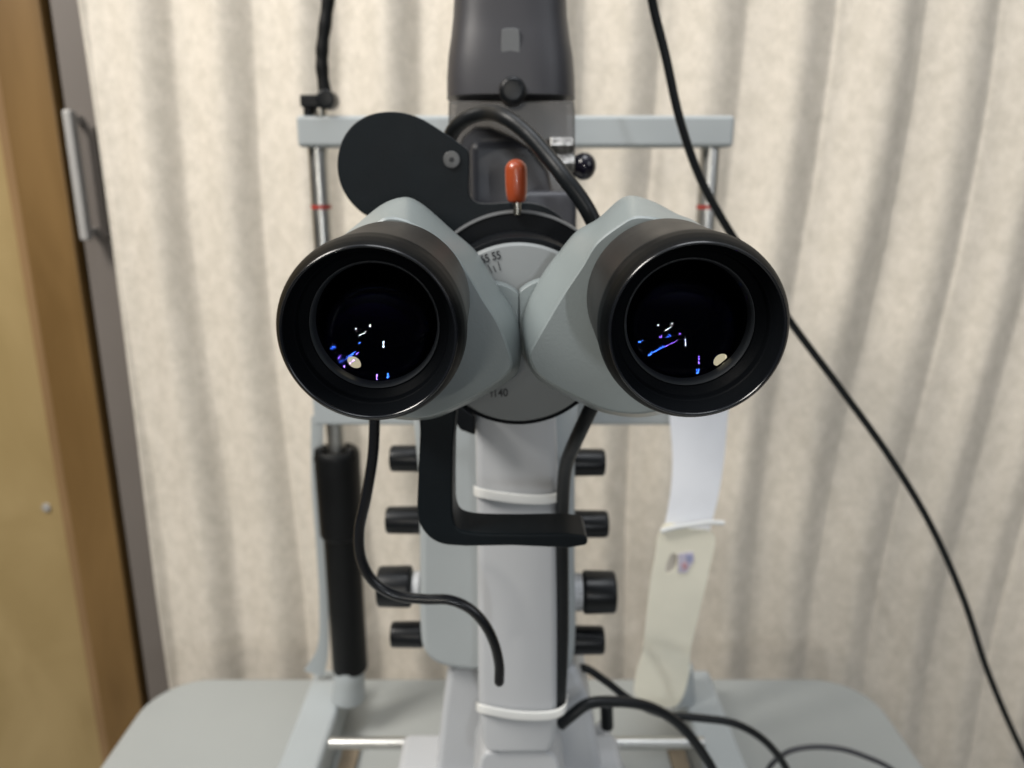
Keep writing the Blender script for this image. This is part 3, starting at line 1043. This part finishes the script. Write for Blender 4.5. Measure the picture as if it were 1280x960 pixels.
# front outline traced at the front plane; the arm's top surface shows above it
front = [(527, 490), (566, 490), (566, 560), (565.5, 620), (567, 650), (573, 661), (588, 666), (640, 668), (706, 667.5), (722, 669), (733, 671), (733, 682), (640, 682.5), (560, 682), (542, 676), (528, 662), (522, 645), (522.5, 600), (525, 540)]
obj("handle_bracket", prism_bm(outline(front, yb, 3), 0.0175), M['black_matte'], LAMP, 0.0009)

# ------------------------------------------------------------------ cables
def cable(name, pts, r, label, cat="cable", m='cable', group=None, radii=None, round_end=False):
    o = obj(name, tube_bm([P(*p) for p in pts], r, n=12, seg=20, radii=radii, round_end=round_end), M[m], angle=60)
    tag(o, label, cat, group)
    return o


cable("power_cable", [(566, 210, 0.31), (560, 185, 0.31), (566, 164, 0.305), (583, 148, 0.30), (607, 141, 0.295), (634, 148, 0.285), (660, 168, 0.28), (685, 196, 0.275),
                      (708, 225, 0.27), (730, 255, 0.268), (745, 285, 0.268), (758, 330, 0.268), (765, 380, 0.268), (762, 440, 0.268), (748, 490, 0.27), (735, 518, 0.272),
                      (719, 552, 0.278), (707, 585, 0.290), (703, 640, 0.300), (703, 720, 0.303), (703, 800, 0.304), (701, 850, 0.304), (699, 884, 0.304)],
      0.0028, "thick black cable looping over the lamp bracket and down beside the grey column")
cable("curved_cable", [(468, 500, 0.25), (468, 535, 0.25), (466, 570, 0.25), (458, 620, 0.25), (449, 665, 0.25), (452, 700, 0.25), (468, 728, 0.25), (495, 744, 0.25),
                        (530, 749, 0.25), (562, 750, 0.25), (586, 760, 0.25), (605, 779, 0.25), (618, 805, 0.25), (624, 832, 0.25), (624, 852, 0.25)],
      0.0019, "thin black curved cable ending freely in front of the grey column", round_end=True, m='lever')
cable("thin_cable", [(800, -420, 0.33), (795, -250, 0.34), (800, -110, 0.35), (815, 0, 0.36), (832, 70, 0.365), (850, 150, 0.37), (875, 222, 0.375), (908, 283, 0.38), (950, 345, 0.39), (990, 405, 0.40), (1050, 485, 0.41),
                     (1110, 568, 0.42), (1160, 650, 0.43), (1203, 745, 0.44), (1233, 835, 0.45), (1262, 905, 0.455), (1290, 965, 0.46), (1320, 1030, 0.46)],
      0.0020, "long thin black cable crossing the curtain from top centre to bottom right", m='cable')
cable("base_cable", [(712, 838, 0.37), (730, 835, 0.37), (755, 850, 0.37), (790, 876, 0.37), (830, 893, 0.37), (870, 897, 0.372), (920, 905, 0.375), (958, 928, 0.378), (985, 965, 0.38), (1000, 1010, 0.38)],
      0.0022, "upper black cable running from the column base over the right rail")
cable("base_cable", [(700, 906, 0.335), (712, 896, 0.335), (735, 880, 0.337), (770, 877, 0.34), (810, 883, 0.345), (845, 902, 0.35), (872, 932, 0.352), (895, 970, 0.353), (905, 1000, 0.353)],
      0.0027, "thicker black cable arching from the foot of the grey column", radii=[0.0031, 0.0030, 0.0028, 0.0027, 0.0026, 0.0025])
cable("grey_cable", [(950, 985, 0.43), (965, 955, 0.43), (985, 940, 0.43), (1012, 934, 0.43), (1050, 936, 0.43), (1085, 947, 0.43), (1115, 962, 0.43), (1140, 990, 0.43)],
      0.0017, "thin grey cable curving over the table's right front corner", m='lamp_grey')


def tie(y_l, y_m, y_r, xl, xr, Y, label, cablex):
    s = S(y_m, Y)
    pts = [P(xl, y_l - 4, Y + 0.03), P(xl - 1, y_l - 1, Y + 0.006), P(xl + 6, y_l + 2, Y - 0.0012), P((xl + xr) / 2, y_m, Y - 0.0022), P(xr - 6, y_r + 3, Y - 0.0016), P(xr + 8, y_r - 4, Y - 0.001), P(cablex, y_r - 16, Y + 0.004), P(cablex, y_r - 24, Y + 0.03)]
    c = cr(pts, 10, False)
    rings = []
    for p in c:
        h = 0.0019
        w = 0.0007
        rings.append([p + Vector((0, -w, -h)), p + Vector((0, -w * 1.3, 0)), p + Vector((0, -w, h)), p + Vector((0, w, h)), p + Vector((0, w, -h))])
    o = obj("cable_tie", rings_bm(rings), M['white_plastic'], angle=50)
    tag(o, label, "cable tie", "white cable ties")


tie(614, 623, 620, 594, 697, 0.300, "upper white cable tie around the grey column and its cable", 711)
tie(884, 894, 890, 597, 698, 0.300, "lower white cable tie around the foot of the grey column", 709)
